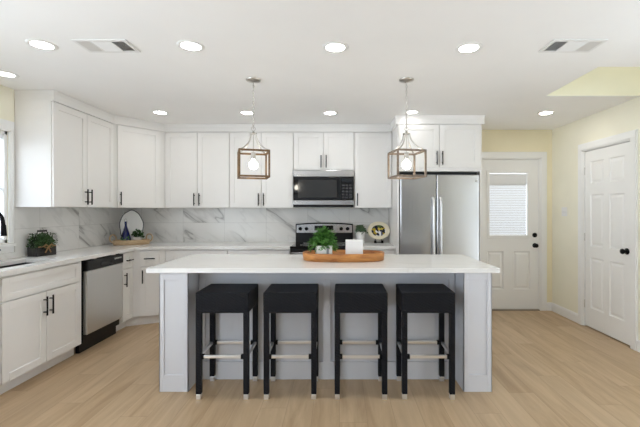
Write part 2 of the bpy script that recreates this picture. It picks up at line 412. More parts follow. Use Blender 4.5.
# sink window
w1 = bpy.data.objects.new('window_1', None); col.objects.link(w1); struct(w1); w1.location = (XL, 0, 0)
f = MB()
f.box(-.10, -.005, WY0, WY0+.03, WZ0, WZ1); f.box(-.10, -.005, WY1-.03, WY1, WZ0, WZ1); f.box(-.10, -.005, WY0, WY1, WZ1-.03, WZ1); f.box(-.10, -.005, WY0, WY1, WZ0, WZ0+.03)
f.box(-.09, -.05, WY0+.03, WY1-.03, 1.52, 1.56)
f.build('window_frame', M['trim'], w1, bevel=.002)
MB().box(-.075, -.070, WY0+.03, WY1-.03, WZ0+.03, WZ1-.03).build('glass_pane', M['glass'], w1)
s = MB(); s.box(0, .035, WY0-.07, 3.425, WZ0-.03, WZ0-.002); s.box(0, .016, WY0-.06, 3.42, WZ0-.085, WZ0-.03); s.build('window_sill', M['trim'], w1, bevel=.003)
cs = MB()
for tt, i in ((.013, 0), (.02, .012)):
    cs.box(0, tt, WY1+i, WY1+.055-i, WZ0, WZ1+i); cs.box(0, tt, WY0-.055+i, WY0-i, WZ0, WZ1+i); cs.box(0, tt, WY0-.055+i, WY1+.055-i, WZ1+i, WZ1+.095-i)
cs.build('window_casing', M['trim'], w1, bevel=.002)
wb = thing('window_blind', 'white horizontal slat blind hanging in the window above the sink', 'window blind', (XL-.03, (WY0+WY1)/2, WZ0+.03))
b = MB(); hw = (WY1-WY0)/2-.035
for k in range(40): b.box(-.0125, .0125, -hw, hw, -.0008, .0008, Matrix.Translation((0, 0, .02+k*.0225)) @ Matrix.Rotation(R(25), 4, 'Y'))
b.build('slats', M['blind'], wb); MB().box(-.014, .014, -hw, hw, .885, .925).build('head_rail', M['blind'], wb, bevel=.003)
MB().box(-.012, .012, -hw, hw, .0, .012).build('bottom_rail', M['blind'], wb)

# ------------------------------------------------------------------ cabinets
UZ0, UZ1 = 1.384, 2.336
def shaker(m, x0, x1, z0, z1, th=.02, rail=.058, y=-.021):
    r = min(rail, (z1-z0)*.27)
    m.box(x0, x0+rail, y, y+th, z0, z1); m.box(x1-rail, x1, y, y+th, z0, z1)
    m.box(x0+rail, x1-rail, y, y+th, z1-r, z1); m.box(x0+rail, x1-rail, y, y+th, z0, z0+r)
    m.box(x0+rail-.002, x1-rail+.002, y+.009, y+th-.002, z0+r-.002, z1-r+.002)
    return m
def pull(parent, x, z, L=.16, vertical=True, y=-.021, name='handle'):
    m = MB(); d = Vector((0, 0, 1)) if vertical else Vector((1, 0, 0)); c_ = Vector((x, y-.030, z))
    m.cyl(c_-d*L/2, c_+d*L/2, .0065, 12)
    for s_ in (-1, 1): p = c_+d*(L/2-.028)*s_; m.cyl(p, p+Vector((0, .030, 0)), .005, 10)
    return m.build(name, M['black'], parent)
def leaf(root, kind, x0, x1, z0, z1, side=None):
    g = .0034; o = shaker(MB(), x0+g, x1-g, z0+g, z1-g).build(kind, M['cab'], root, bevel=.0012)
    L = .155
    if side == 'upL': pull(o, x0+.032, z0+.105, L)
    if side == 'upR': pull(o, x1-.032, z0+.105, L)
    if side == 'loL': pull(o, x0+.032, z1-.115, L)
    if side == 'loR': pull(o, x1-.032, z1-.115, L)
    if side == 'mid': pull(o, (x0+x1)/2, (z0+z1)/2, min(L, (x1-x0)*.55), False)
    return o
def cabinet(name, label, cat, loc, rz, w_, d, z0, z1, leaves, group=None, toe=False, top_open=0):
    t = thing(name, label, cat, (loc[0], loc[1], 0), rz, group)
    b = MB(); zb = .105 if toe else z0
    b.box(0, w_, 0, d, zb, z1); b.build('carcass', M['cab'], t, bevel=.001)
    if toe: MB().box(0, w_, .07, d, 0, zb).build('toe_kick', M['cab'], t)
    for l in leaves: leaf(t, *l)
    return t
# upper, left wall (front faces +x)
cabinet('upper_cabinet', 'white two-door upper cabinet on the left wall beside the sink window', 'cabinet', (-2.598, 3.44), R(90), .92, .328, UZ0, UZ1+.02,
        [('door', .004, .461, UZ0, UZ1, 'upR'), ('door', .461, .918, UZ0, UZ1, 'upL')])
# corner upper
def poly_cab(name, label, pts, front, z0, z1, leaves, toe=None):
    (ax, ay), (bx_, by_) = front; a = math.atan2(by_-ay, bx_-ax)
    t = thing(name, label, 'cabinet', (ax, ay, 0), a)
    inv = (Matrix.Translation((ax, ay, 0)) @ Matrix.Rotation(a, 4, 'Z')).inverted()
    MB().prism(pts, z0, z1).rot(inv).build('carcass', M['cab'], t, bevel=.001)
    if toe: MB().prism(toe, 0, z0).rot(inv).build('toe_kick', M['cab'], t)
    for l in leaves: leaf(t, *l)
    return t
fa, fb = (-2.592, 4.375), (-2.215, 4.822)
L = math.hypot(fb[0]-fa[0], fb[1]-fa[1])
poly_cab('corner_upper_cabinet', 'white single-door upper cabinet set diagonally in the back left corner',
         [(XL+.001, 4.362), (-2.598, 4.362), fa, fb, (-2.208, 4.832), (-2.208, YB-.001), (XL+.001, YB-.001)], (fa, fb), UZ0, UZ1+.02,
         [('door', .035, L-.055, UZ0, UZ1, 'upL')])
UY = 4.832
def upper(x0, x1, label, leaves, z0=UZ0, name='upper_cabinet'):
    return cabinet(name, label, 'cabinet', (x0, UY), 0, x1-x0, YB-UY-.001, z0, UZ1+.02, leaves)
upper(-2.207, -1.388, 'white two-door upper cabinet on back wall next to diagonal corner cabinet', [('door', .012, .414, UZ0, UZ1, 'upR'), ('door', .414, .817, UZ0, UZ1, 'upL')])
upper(-1.387, -.582, 'white two-door upper cabinet on back wall immediately left of the microwave', [('door', .002, .402, UZ0, UZ1, 'upR'), ('door', .402, .803, UZ0, UZ1, 'upL')])
upper(-.581, .181, 'short white two-door cabinet directly above the microwave', [('door', .002, .381, 1.862, UZ1, 'upR'), ('door', .381, .76, 1.862, UZ1, 'upL')], 1.858)
upper(.182, .664, 'white single-door upper cabinet between microwave and refrigerator', [('door', .012, .47, UZ0, UZ1, 'upL')])
# refrigerator surround
t = thing('refrigerator_cabinet', 'deep white cabinet surround with two doors above the refrigerator', 'cabinet', (.666, 4.392, 0))
b = MB(); b.box(0, .020, 0, YB-4.392-.001, 0, UZ1+.02); b.box(.949, .969, 0, YB-4.392-.001, 0, UZ1+.02); b.box(.02, .949, 0, YB-4.392-.001, 1.80, UZ1+.02)
b.build('carcass', M['cab'], t, bevel=.001)
leaf(t, 'door', .010, .476, 1.845, UZ1, 'upR'); leaf(t, 'door', .476, .944, 1.845, UZ1, 'upL')
# crown moulding
CP = [(-.02, UZ1+.006), (.024, UZ1+.006), (.024, UZ1+.066), (.026, UZ1+.078), (.029, UZ1+.092), (.030, H-.001), (-.02, H-.001)]
CP2 = [(-.02, UZ1+.006)]+[(.0, UZ1+.006)]+CP[2:]
cpath = [(-2.598, 3.44), (-2.598, 4.366), (-2.213, UY), (.664, UY)]
struct(MB().sweep(CP, cpath).box(XL+.001, -2.6185, 3.44, 4.36, UZ1+.0205, H-.001).build('trim_3', M['cab']))
struct(MB().sweep(CP, [(.666, UY+.02), (.666, 4.392), (1.635, 4.392), (1.635, YB-.002)]).build('trim_4', M['cab']))

# base cabinets
BZ1 = .889
FX = -2.42       # face frame plane of left run; door fronts 2 cm in front
def left_base(y0, y1, label, leaves): 
    return cabinet('base_cabinet', label, 'cabinet', (FX, y0), R(90), y1-y0, FX-XL-.002, 0, BZ1, leaves, toe=True)
left_base(1.80, 2.70, 'white base cabinet at the near end of the left counter', [('drawer', .004, .896, .70, .875, 'mid'), ('door', .004, .45, .11, .692, 'loR'), ('door', .45, .896, .11, .692, 'loL')])
# sink base: carcass in boards so that the bowl fits inside
t = thing('sink_cabinet', 'white two-door sink base cabinet under the window left of dishwasher', 'cabinet', (FX, 2.705, 0), R(90))
b = MB(); D_ = FX-XL-.002; Wd = .875
b.box(0, .018, 0, D_, .105, BZ1); b.box(Wd-.018, Wd, 0, D_, .105, BZ1); b.box(.018, Wd-.018, 0, D_, .105, .125); b.box(.018, Wd-.018, D_-.012, D_, .125, BZ1)
b.box(.018, Wd-.018, 0, .018, .68, BZ1); b.box(.018, .05, 0, .018, .125, .68); b.box(Wd-.05, Wd-.018, 0, .018, .125, .68)
b.build('carcass', M['cab'], t); MB().box(0, Wd, .07, D_, 0, .105).build('toe_kick', M['cab'], t)
leaf(t, 'false_drawer', .010, Wd-.035, .70, .872); leaf(t, 'door', .010, .425, .11, .694, 'loR'); leaf(t, 'door', .425, Wd-.035, .11, .694, 'loL')
left_base(4.215, 4.45, 'narrow white base cabinet with one drawer right of the dishwasher', [('drawer', .012, .225, .70, .875, 'mid'), ('door', .012, .225, .11, .692, 'loL')])
ga, gb = (-2.420, 4.452), (-2.085, 4.57)
L = math.hypot(gb[0]-ga[0], gb[1]-ga[1])
poly_cab('corner_base_cabinet', 'angled white corner base cabinet with one drawer and door below the wicker tray', 
         [(XL+.002, 4.452), ga, gb, (gb[0]+.001, YB-.002), (XL+.002, YB-.002)], (ga, gb), .105, BZ1,
         [('drawer', .085, L-.06, .70, .875, 'mid'), ('door', .085, L-.06, .11, .692, 'loL')],
         toe=[(XL+.002, 4.452), (-2.49, 4.452), (-2.10, 4.64), (-2.084, YB-.002), (XL+.002, YB-.002)])
BY = 4.57
def back_base(x0, x1, label, leaves): return cabinet('base_cabinet', label, 'cabinet', (x0, BY), 0, x1-x0, YB-BY-.002, 0, BZ1, leaves, toe=True)
back_base(-2.082, -1.333, 'white base cabinet on back wall next to the angled corner cabinet', [('drawer', .06, .747, .70, .875, 'mid'), ('door', .06, .40, .11, .692, 'loR'), ('door', .40, .747, .11, .692, 'loL')])
back_base(-1.331, -.59, 'white base cabinet on back wall immediately left of the stove', [('drawer', .002, .739, .70, .875, 'mid'), ('door', .002, .37, .11, .692, 'loR'), ('door', .37, .739, .11, .692, 'loL')])
back_base(.19, .664, 'white base cabinet between the stove and the refrigerator', [('drawer', .012, .462, .70, .875, 'mid'), ('door', .012, .462, .11, .692, 'loL')])

# worktops
CZ = .925
SX0, SX1, SY0, SY1 = -2.80, -2.50, 2.73, 3.40
c = MB(); z0, z1 = .8905, CZ; CF = -2.37
c.box(XL+.001, CF, 1.78, SY0, z0, z1); c.box(XL+.001, SX0, SY0, SY1, z0, z1); c.box(SX1, CF, SY0, SY1, z0, z1)
c.prism([(XL+.001, SY1), (CF, SY1), (CF, 4.43), (-2.07, 4.525), (-.588, 4.525), (-.588, YB-.001), (XL+.001, YB-.001)], z0, z1)
tag(c.build('countertop', M['quartz']), 'long white marbled quartz worktop running under the window and round the corner to the stove', 'countertop')
tag(MB().box(.188, .664, 4.525, YB-.001, z0, z1).build('countertop', M['quartz'], bevel=.002), 'short white quartz worktop between the stove and the refrigerator', 'countertop')
# backsplash tiles
c = MB(); c.box(XL, XL+.009, 3.436, YB, CZ+.0005, UZ0-.001); c.box(XL+.009, .664, YB-.009, YB, CZ+.0005, UZ0-.001)
c.box(XL, XL+.009, 1.78, 3.436, CZ+.0005, WZ0-.087)
struct(c.build('wall_tile_backsplash', M['tile']))

# sink and faucet
t = thing('sink', 'undermount stainless steel sink bowl in the left worktop below the window', 'sink', ((SX0+SX1)/2, (SY0+SY1)/2, .70))
b = MB(); hx, hy = (SX1-SX0)/2, (SY1-SY0)/2; zt = .19
b.box(-hx-.003, -hx+.001, -hy, hy, 0, zt); b.box(hx-.001, hx+.003, -hy, hy, 0, zt); b.box(-hx, hx, -hy-.003, -hy+.001, 0, zt); b.box(-hx, hx, hy-.001, hy+.003, 0, zt); b.box(-hx, hx, -hy, hy, -.003, .001)
b.build('bowl', M['sink'], t); MB().lathe([(.001, .004), (.04, .004), (.042, .002)]).build('drain', M['chrome'], t)
t = thing('faucet', 'black gooseneck kitchen faucet arching over the sink in front of the window', 'faucet', (-2.862, 3.0, CZ))
pts = [(0, 0, .05), (0, 0, .20), (0, 0, .325)]+[(.11-.11*math.cos(a), 0, .325+.11*math.sin(a)) for a in [PI*k/14 for k in range(1, 14)]]+[(.22, 0, .325), (.222, 0, .30)]
MB().tube(pts, .0135, 14).build('spout', M['black'], t)
MB().cyl((.222, 0, .315), (.226, 0, .228), .016, 16, .020).build('spray_head', M['black'], t)
MB().lathe([(.001, 0), (.028, 0), (.028, .006), (.02, .012), (.018, .10), (.014, .11)]).build('base', M['black'], t)
MB().tube([(0, .015, .07), (0, .05, .078), (.0, .22, .095)], .009, 10, rr=[.012, .010, .007]).build('lever', M['black'], t)

# dishwasher
t = thing('dishwasher', 'stainless steel dishwasher with black control strip in the left run', 'dishwasher', (-2.405, 3.607, 0), R(90))
W = .600
MB().box(.002, W-.002, .02, .46, .10, .885).build('tub', M['blackplastic'], t)
MB().box(.006, W-.006, -.018, .02, .175, .776).build('door_panel', M['steeldw'], t, bevel=.004)
cp = MB(); cp.box(.003, W-.003, -.028, .02, .780, .876); cp.build('control_panel', M['blackplastic'], t, bevel=.006)
MB().box(.20, .40, -.0295, -.027, .80, .835).build('pocket_handle', M['blackgloss'], t)
MB().box(.43, .56, -.0292, -.027, .835, .85).build('display', M['steelh'], t)
MB().box(.003, W-.003, .055, .09, .0, .165).build('toe_kick', M['blackplastic'], t)
for x in (.13, .45): MB().box(x-.02, x+.02, -.018, .01, .877, .885).build('mounting_clip', M['nickel'], t)

# microwave
t = thing('microwave', 'stainless steel over-the-range microwave with black glass door', 'microwave', (-.579, 4.775, 1.392))
W = .757; Hh = .462
MB().box(0, W, .02, .37, .0, Hh).build('housing', M['blackplastic'], t)
MB().box(0, W, -.005, .02, Hh-.080, Hh-.001).build('top_band', M['steelh'], t, bevel=.004)
MB().box(0, W, -.005, .02, .030, .085).build('bottom_band', M['steelh'], t, bevel=.004)
o = MB().box(.004, .585, -.003, .02, .088, Hh-.083).build('door', M['blackgloss'], t, bevel=.002)
MB().box(.06, .545, -.005, -.002, .12, Hh-.12).build('door_window', mat('microwave_window', (.035, .035, .035), .12), o)
o = MB().box(.589, W-.004, -.003, .02, .088, Hh-.083).build('control_panel', M['blackgloss'], t, bevel=.002)
bt = MB()
for r_ in range(5):
    for c_ in range(3): bt.box(.61+c_*.045, .642+c_*.045, -.0045, -.002, .11+r_*.038, .132+r_*.038)
bt.build('buttons', mat('button_grey', (.05, .05, .055), .4), o)
MB().box(.61, .73, -.0045, -.002, .315, .350).build('display', M['display'], o)
MB().box(.02, W-.02, .03, .36, -.004, .0).build('underside_vent', M['steelh'], t)

# range
t = thing('stove', 'freestanding black and stainless electric range with knobs on its backguard', 'stove', (-.583, 4.50, 0))
W = .762
MB().box(0, W, .03, .655, .06, .905).build('body', M['blackplastic'], t, bevel=.002)
MB().box(-.002, W+.002, -.005, .655, .905, .928).build('cooktop', M['blackgloss'], t, bevel=.004)
for (x, y, r_) in ((.2, .19, .10), (.56, .19, .085), (.2, .46, .085), (.56, .46, .10)):
    MB().lathe([(r_-.003, .0285), (r_, .0285), (r_, .0295), (r_-.003, .0295)], (x, y, .90), 32).build('burner_ring', M['ventgray'], t)

od = MB().box(.01, W-.01, -.01, .03, .24, .86).build('oven_door', M['steel'], t, bevel=.004)
MB().box(.12, W-.12, -.013, -.009, .36, .68).build('oven_window', M['blackgloss'], od)
hd = MB(); hd.cyl((.06, -.05, .79), (W-.06, -.05, .79), .011, 14); hd.cyl((.08, -.05, .79), (.08, 0, .79), .008); hd.cyl((W-.08, -.05, .79), (W-.08, 0, .79), .008); hd.build('handle', M['chrome'], od)
dr = MB().box(.01, W-.01, -.01, .03, .07, .23).build('storage_drawer', M['steel'], t, bevel=.004)
g = MB(); N = 24; arc = lambda x: .018*(1-((x-W/2)/(W/2))**2)
xs = [W*k/N for k in range(N+1)]
def guard(m, y0, y1, zl, zt, x0=0, x1=W, ins=0):
    xs = [x0+(x1-x0)*k/N for k in range(N+1)]
    pts = [(x, zt+arc(x)) for x in xs]; n = len(pts)
    vs = [(x, y, z) for y in (y0, y1) for (x, z) in [(x0, zl), *pts, (x1, zl)]]; k = n+2
    m.add(vs, [tuple(range(k)), tuple(range(2*k-1, k-1, -1))]+[(i, k+i, k+(i+1) % k, (i+1) % k) for i in range(k)]); return m
guard(g, .585, .648, .928, 1.172).build('backguard', M['blackplastic'], t)
gp = guard(MB(), .578, .586, 1.055, 1.155, .012, W-.012).build('control_panel', M['steelh'], t)
MB().box(.25, .50, .5745, .579, 1.085, 1.150).build('display', M['blackgloss'], gp)
MB().box(.335, .415, .573, .5755, 1.115, 1.137).build('clock', M['display'], gp)
for x in (.062, .145, .605, .690):
    k = MB().lathe([(.001, 0), (.024, 0), (.022, .022), (.001, .024)], n=20); k.box(-.004, .004, -.02, .02, .02, .032)
    k.rot(Matrix.Translation((x, .578, 1.108)) @ Matrix.Rotation(R(90), 4, 'X')); k.build('knob', M['black'], t)

# refrigerator
t = thing('refrigerator', 'stainless steel side-by-side refrigerator in its white surround', 'refrigerator', (.695, 4.37, 0))
W = .908
MB().box(.002, W-.002, .055, .72, .03, 1.765).build('cabinet_body', M['blackplastic'], t)
for (x0, x1, hx, nm) in ((.0, .408, .370, 'freezer door'), (.416, W, .457, 'fresh food door')):
    o = MB().box(x0, x1, -.005, .05, .10, 1.762).build('door', M['steel'], t, bevel=.010)
    h = MB(); zz0, zz1 = .62, 1.50
    pp = [(hx, -.005, zz0), (hx, -.045, zz0+.03), (hx, -.052, zz0+.10), (hx, -.052, zz1-.10), (hx, -.045, zz1-.03), (hx, -.005, zz1)]
    h.tube(pp, .0125, 12); h.build('handle', M['chrome'], o)
MB().box(.02, W-.02, .03, .10, .02, .095).build('base_grille', M['blackplastic'], t)
MB().box(.0, W-.03, .01, .20, 1.766, 1.790).build('hinge_cover', M['blackplastic'], t)
MB().lathe([(.001, 0), (.013, 0), (.012, .002), (.001, .002)], n=20).rot(Matrix.Translation((.865, -.005, 1.69)) @ Matrix.Rotation(R(90), 4, 'X')).build('badge', M['nickel'], t)

# ------------------------------------------------------------------ island
IX0, IX1, IY0, IY1 = -1.345, 1.138, 2.85, 3.68
t = thing('kitchen_island', 'white panelled kitchen island with square end posts', 'kitchen island', (0, 0, 0))
PY = 3.06; IZ = .8895
# central body with framed panels
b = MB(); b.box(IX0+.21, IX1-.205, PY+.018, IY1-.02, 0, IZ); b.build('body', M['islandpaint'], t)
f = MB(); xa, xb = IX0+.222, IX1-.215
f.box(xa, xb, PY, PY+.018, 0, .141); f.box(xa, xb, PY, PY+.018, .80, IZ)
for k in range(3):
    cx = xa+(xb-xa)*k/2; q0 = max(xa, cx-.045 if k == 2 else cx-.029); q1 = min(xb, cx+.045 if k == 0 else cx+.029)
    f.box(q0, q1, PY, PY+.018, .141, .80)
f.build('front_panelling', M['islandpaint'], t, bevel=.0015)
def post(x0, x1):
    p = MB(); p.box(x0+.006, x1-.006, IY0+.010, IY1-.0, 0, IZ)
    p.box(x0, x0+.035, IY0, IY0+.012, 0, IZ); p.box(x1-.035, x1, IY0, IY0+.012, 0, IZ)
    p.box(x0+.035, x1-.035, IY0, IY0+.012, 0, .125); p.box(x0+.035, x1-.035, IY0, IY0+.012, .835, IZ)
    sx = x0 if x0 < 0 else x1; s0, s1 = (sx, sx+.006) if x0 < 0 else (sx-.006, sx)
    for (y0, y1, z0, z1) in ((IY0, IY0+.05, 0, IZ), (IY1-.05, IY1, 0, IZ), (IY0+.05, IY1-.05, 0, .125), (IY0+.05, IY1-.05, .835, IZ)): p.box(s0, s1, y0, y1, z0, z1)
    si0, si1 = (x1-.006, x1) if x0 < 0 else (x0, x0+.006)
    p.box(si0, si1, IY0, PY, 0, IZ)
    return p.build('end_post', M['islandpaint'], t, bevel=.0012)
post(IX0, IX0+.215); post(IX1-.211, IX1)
tag(MB().box(-1.43, 1.19, 2.825, 3.72, .8905, CZ).build('island_countertop', M['quartz'], bevel=.002), 'large white quartz slab on top of the kitchen island', 'countertop')

# stools
def stool():
    t = thing('bar_stool', '', 'bar stool', (0, 0, 0), 0, 'bar stools at the island')
    w_, d, hz = .382, .335, .768; lg = .038
    s_ = MB().box(-w_/2, w_/2, -d/2, d/2, .619, hz).build('seat', M['wicker'], t, bevel=.008)
    sw = MB()
    for sx in (-1, 1):
        for sy in (-1, 1):
            x = sx*(w_/2-lg/2-.002); y = sy*(d/2-lg/2-.002)
            l = MB().box(x-lg/2, x+lg/2, y-lg/2, y+lg/2, .038, .63).build('leg', M['wicker'], t, bevel=.003)
            MB().box(x-lg/2+.002, x+lg/2-.002, y-lg/2+.002, y+lg/2-.002, 0, .039).build('foot_cap', M['chrome'], l, bevel=.003)
    lx = w_/2-lg; ly = d/2-lg
    for sy in (-1, 1):
        y = sy*(d/2-lg/2); r_ = MB().box(-lx-.002, lx+.002, y-.010, y+.010, .293, .315).build('footrest', M['chrome'], t, bevel=.003)
        for sx in (-1, 1): MB().box(sx*(lx-.008)-.012, sx*(lx-.008)+.012, y-.013, y+.013, .289, .319).build('clamp', M['black'], r_)
    for sx in (-1, 1):
        x = sx*(w_/2-lg/2); MB().box(x-.010, x+.010, -ly-.002, ly+.002, .293, .315).build('footrest', M['chrome'], t, bevel=.003)
    return t
st = stool(); SL = ['black woven bar stool at the left end of the island', 'second black woven bar stool from the left at the island',
      'third black woven bar stool from the left, in front of the round wooden tray', 'black woven bar stool at the right end of the island']
for i, x in enumerate((-.840, -.356, .155, .640)):
    o = st if i == 0 else copy_tree(st)
    o.location = (x, 2.895, 0); o['label'] = SL[i]; o.rotation_euler.z = R((0, .6, -.4, -.8)[i])

# ------------------------------------------------------------------ ceiling fittings
LS = [(-1.947, 2.50, 'round recessed ceiling light, leftmost of the near row, beside the left vent'), (-.98, 2.52, 'round recessed ceiling light of the near row, in front of the left pendant'),
      (-.027, 2.54, 'round recessed ceiling light of the near row, over the island middle'), (.863, 2.55, 'round recessed ceiling light of the near row, left of the right vent'),
      (-2.66, 3.04, 'round recessed ceiling light above the sink by the left wall'), (-1.99, 4.24, 'round recessed ceiling light of the far row, in front of the corner cabinet'),
      (-1.03, 4.25, 'round recessed ceiling light of the far row, behind the left pendant'), (-.106, 4.26, 'round recessed ceiling light of the far row, in front of the microwave'),
      (.80, 4.22, 'round recessed ceiling light of the far row, in front of refrigerator cabinet'), (2.30, 4.26, 'round recessed ceiling light near the back door')]
L0 = thing('recessed_light', '', 'ceiling light', (0, 0, H), 0, 'recessed ceiling lights')
MB().lathe([(.060, -.001), (.063, -.006), (.086, -.004), (.088, -.0005)]).build('trim_ring', M['white'], L0)
MB().lathe([(.0005, -.003), (.061, -.003)]).build('lens', M['lens'], L0)
for i, (x, y, lb) in enumerate(LS):
    o = L0 if i == 0 else copy_tree(L0); o.location = (x, y, H); o['label'] = lb
    if i in (4, 8, 9):      # lamps over the sink and by the refrigerator dimmed, the one by the back door brighter
        for k_ in KIDS(o):
            if k_.name.startswith('lens'): k_.data = k_.data.copy(); k_.data.materials[0] = mat('lamp_lens_dim', (1, .97, .92), .5, emit={4: 6, 8: 12, 9: 52}[i])

def vent(cx, cy, mir, label):
    t = thing('ceiling_vent', label, 'ceiling vent', (cx, cy, H), 0, 'ceiling vents')
    w_, d = .345, .19; m = MB()
    z0, z1 = -.008, -.0005; i_ = .022
    for (a, b_, c_, e) in ((-w_/2, w_/2, -d/2, -d/2+i_), (-w_/2, w_/2, d/2-i_, d/2), (-w_/2, -w_/2+i_, -d/2+i_, d/2-i_), (w_/2-i_, w_/2, -d/2+i_, d/2-i_)): m.box(a, b_, c_, e, z0, z1)
    xi = w_/2-i_; yi = d/2-i_; q = xi*.42
    for x in (-q, q): m.box(x-.004, x+.004, -yi, yi, z0, z1)
    m.build('frame', M['ventgray'], t, bevel=.0015)
    MB().box(-xi, xi, -yi, yi, -.0009, -.0004).build('dark_duct_sheet', M['duct_shade'], t)  # flat sheet coloured dark for the shade inside the duct
    s_ = MB()
    for k in range(9):       # centre louvres
        y = -yi+(k+.5)*2*yi/9; s_.box(-q, q, -.008, .008, -.0006, .0006, Matrix.Translation((0, y, -.005)) @ Matrix.Rotation(R(-22), 4, 'X'))
    for sd in (-1, 1):
        for k in range(7):
            x = sd*(q+(k+.5)*(xi-q)/7); away = (sd != mir)
            hw_ = .0088 if away else .0026
            s_.box(-hw_, hw_, -yi, yi, -.0004, .0004, Matrix.Translation((x, 0, -.005)) @ Matrix.Rotation(R(24*sd) if away else R(60*sd), 4, 'Y'))
    s_.build('louvres', M['ventgray'], t)
vent(-1.53, 2.515, 1, 'white rectangular ceiling air vent on the left side')
vent(1.53, 2.515, -1, 'white rectangular ceiling air vent on the right side')

def pendant(x, y, rz, wood_m, label):
    t = thing('pendant_lantern', label, 'pendant light', (x, y, 0), rz, 'lantern pendants over the island')
    MB().lathe([(.001, H-.026), (.012, H-.026), (.02, H-.020), (.055, H-.014), (.062, H-.008), (.062, H-.0005)], n=32).build('canopy', M['nickel'], t)
    ch = MB(); z = H-.022; k = 0
    while z > 2.045:
        pts = [(0, .006*math.sin(a), z-.014+.014*math.cos(a)) for a in [2*PI*j/12 for j in range(12)]]
        if k % 2: pts = [(p[1], 0, p[2]) for p in pts]
        ch.tube(pts, .003, 6, closed=True); z -= .0225; k += 1
    ch.tube([(.016*math.sin(a), 0, 2.030+.018*math.cos(a)) for a in [2*PI*j/16 for j in range(16)]], .003, 8, closed=True)
    ch.build('chain', M['nickel'], t)
    s_ = .117; zt, zb = 1.845, 1.622; q = .0075
    f = MB()
    for sx in (-1, 1):
        for sy in (-1, 1): f.box(sx*s_-q, sx*s_+q, sy*s_-q, sy*s_+q, zb, zt)
    for z in (zb+q, zt-q):
        for sg in (-1, 1):
            f.box(-s_+q, s_-q, sg*s_-q, sg*s_+q, z-q, z+q); f.box(sg*s_-q, sg*s_+q, -s_+q, s_-q, z-q, z+q)
    f.build('lantern_frame', wood_m, t, bevel=.001)
    a = MB(); a.lathe([(.001, 2.012), (.008, 2.010), (.010, 1.998), (.030, 1.994), (.030, 1.984), (.001, 1.982)], n=20)
    for sx in (-1, 1):
        for sy in (-1, 1):
            pts = []
            for k in range(11):
                u = k/10; r_ = .020+(.117-.020)*(u**1.9); pts.append((sx*r_, sy*r_, 1.988-(1.988-zt+.004)*(1-(1-u)**1.25)))
            a.tube(pts, .006, 8)
    a.build('arms', M['nickel'], t)
    so = MB(); so.cyl((0, 0, 1.985), (0, 0, 1.83), .004, 8); so.lathe([(.001, 1.835), (.018, 1.833), (.020, 1.785), (.016, 1.775), (.001, 1.775)], n=20)
    so.build('socket', M['nickel'], t)
    b = MB(); pr = [(.014, 1.778)]+[(.037*math.sin(a), 1.730+.037*math.cos(a)) for a in [R(25)+k*(PI-R(25))/12 for k in range(12)]]+[(.0005, 1.693)]
    b.lathe(pr, n=24); b.build('bulb', M['bulb'], t)
pendant(-.715, 3.17, R(17), M['lanternwood'], 'brown square lantern pendant hanging over the left half of the island')
pendant(.556, 3.17, R(11), M['lanterngrey'], 'grey-brown square lantern pendant hanging in front of the refrigerator')

# switch plate
t = thing('light_switch', 'white light switch plate on the yellow wall between the two doors', 'light switch', (XR, 4.87, 1.335), R(-90))
MB().box(-.058, .058, -.006, 0, -.057, .057).build('plate', M['white'], t, bevel=.003)
for x in (-.023, .023): MB().box(x-.006, x+.006, -.013, -.005, -.010, .012).build('toggle', M['white'], t)

# ------------------------------------------------------------------ decor
def leafblade(m, p, d, n, L, W_):
    d = d.normalized(); s_ = d.cross(n)
    if s_.length < 1e-4: s_ = Vector((1, 0, 0))
    s_.normalize(); up = s_.cross(d)
    m.add([p, p+d*L*.45+s_*W_, p+d*L-up*L*.15, p+d*L*.45-s_*W_], [(0, 1, 2), (0, 2, 3)])
def rv(): return Vector((random.gauss(0, 1), random.gauss(0, 1), random.gauss(0, 1))).normalized()
def fern(n, rad, hgt, leafL, leafW, seed=1, yscale=1, emin=-.15):
    random.seed(seed); m = MB(); st_ = MB()
    for i in range(n):
        a = random.uniform(0, 2*PI); e = random.uniform(emin, 1.0)*PI/2; q = random.uniform(.75, 1.08)
        d = Vector((math.cos(a)*math.cos(e)*rad, math.sin(a)*math.cos(e)*rad*yscale, max(-.02, math.sin(e)*hgt)))*q
        pts = [Vector((d.x*u, d.y*u, d.z*(u**.8)+.035*math.sin(PI*u)*math.cos(e)-.018*u*u)) for u in [k/7 for k in range(8)]]
        st_.tube(pts, .0011, 4)
        for k in range(2, 8):
            for sg in (-1, 1):
                p = pts[k-1].lerp(pts[k], random.random()); t_ = (pts[k]-pts[k-1]).normalized(); sd = t_.cross(Vector((0, 0, 1))+rv()*.3).normalized()*sg
                leafblade(m, p, t_*.7+sd*.8+rv()*.45, Vector((0, 0, 1))+rv()*.8, leafL*random.uniform(.7, 1.25), leafW)
    return m, st_

# wooden oval tray on the island
TX, TY = .035, 3.315
def superell(a, b, n=72, e=2.7): 
    out = []
    for k in range(n):
        t_ = 2*PI*k/n; c_, s_ = math.cos(t_), math.sin(t_); out.append((a*math.copysign(abs(c_)**(2/e), c_), b*math.copysign(abs(s_)**(2/e), s_)))
    return out
def bowl(a, b, h, wall, base, e=2.7, n=72):
    lv = [(0, 0, 0), (a*.93, b*.93, 0), (a*.985, b*.985, .006), (a, b, h*.6), (a, b, h), (a-wall, b-wall, h), (a-wall-.002, b-wall-.002, base+.006), (a-wall-.01, b-wall-.01, base), (0, 0, base)]
    m = MB(); vs = []
    for (p, q, z) in lv: vs += [(x, y, z) for x, y in superell(max(p, .0005), max(q, .0005), n, e)]
    m.add(vs, [(i*n+k, i*n+(k+1) % n, (i+1)*n+(k+1) % n, (i+1)*n+k) for i in range(len(lv)-1) for k in range(n)], True); return m
o = bowl(.352, .175, .068, .014, .016).build('wooden_tray', M['traywood']); o.location = (TX, TY, CZ)
tag(o, 'oval reddish brown wooden tray in the middle of the island', 'tray')
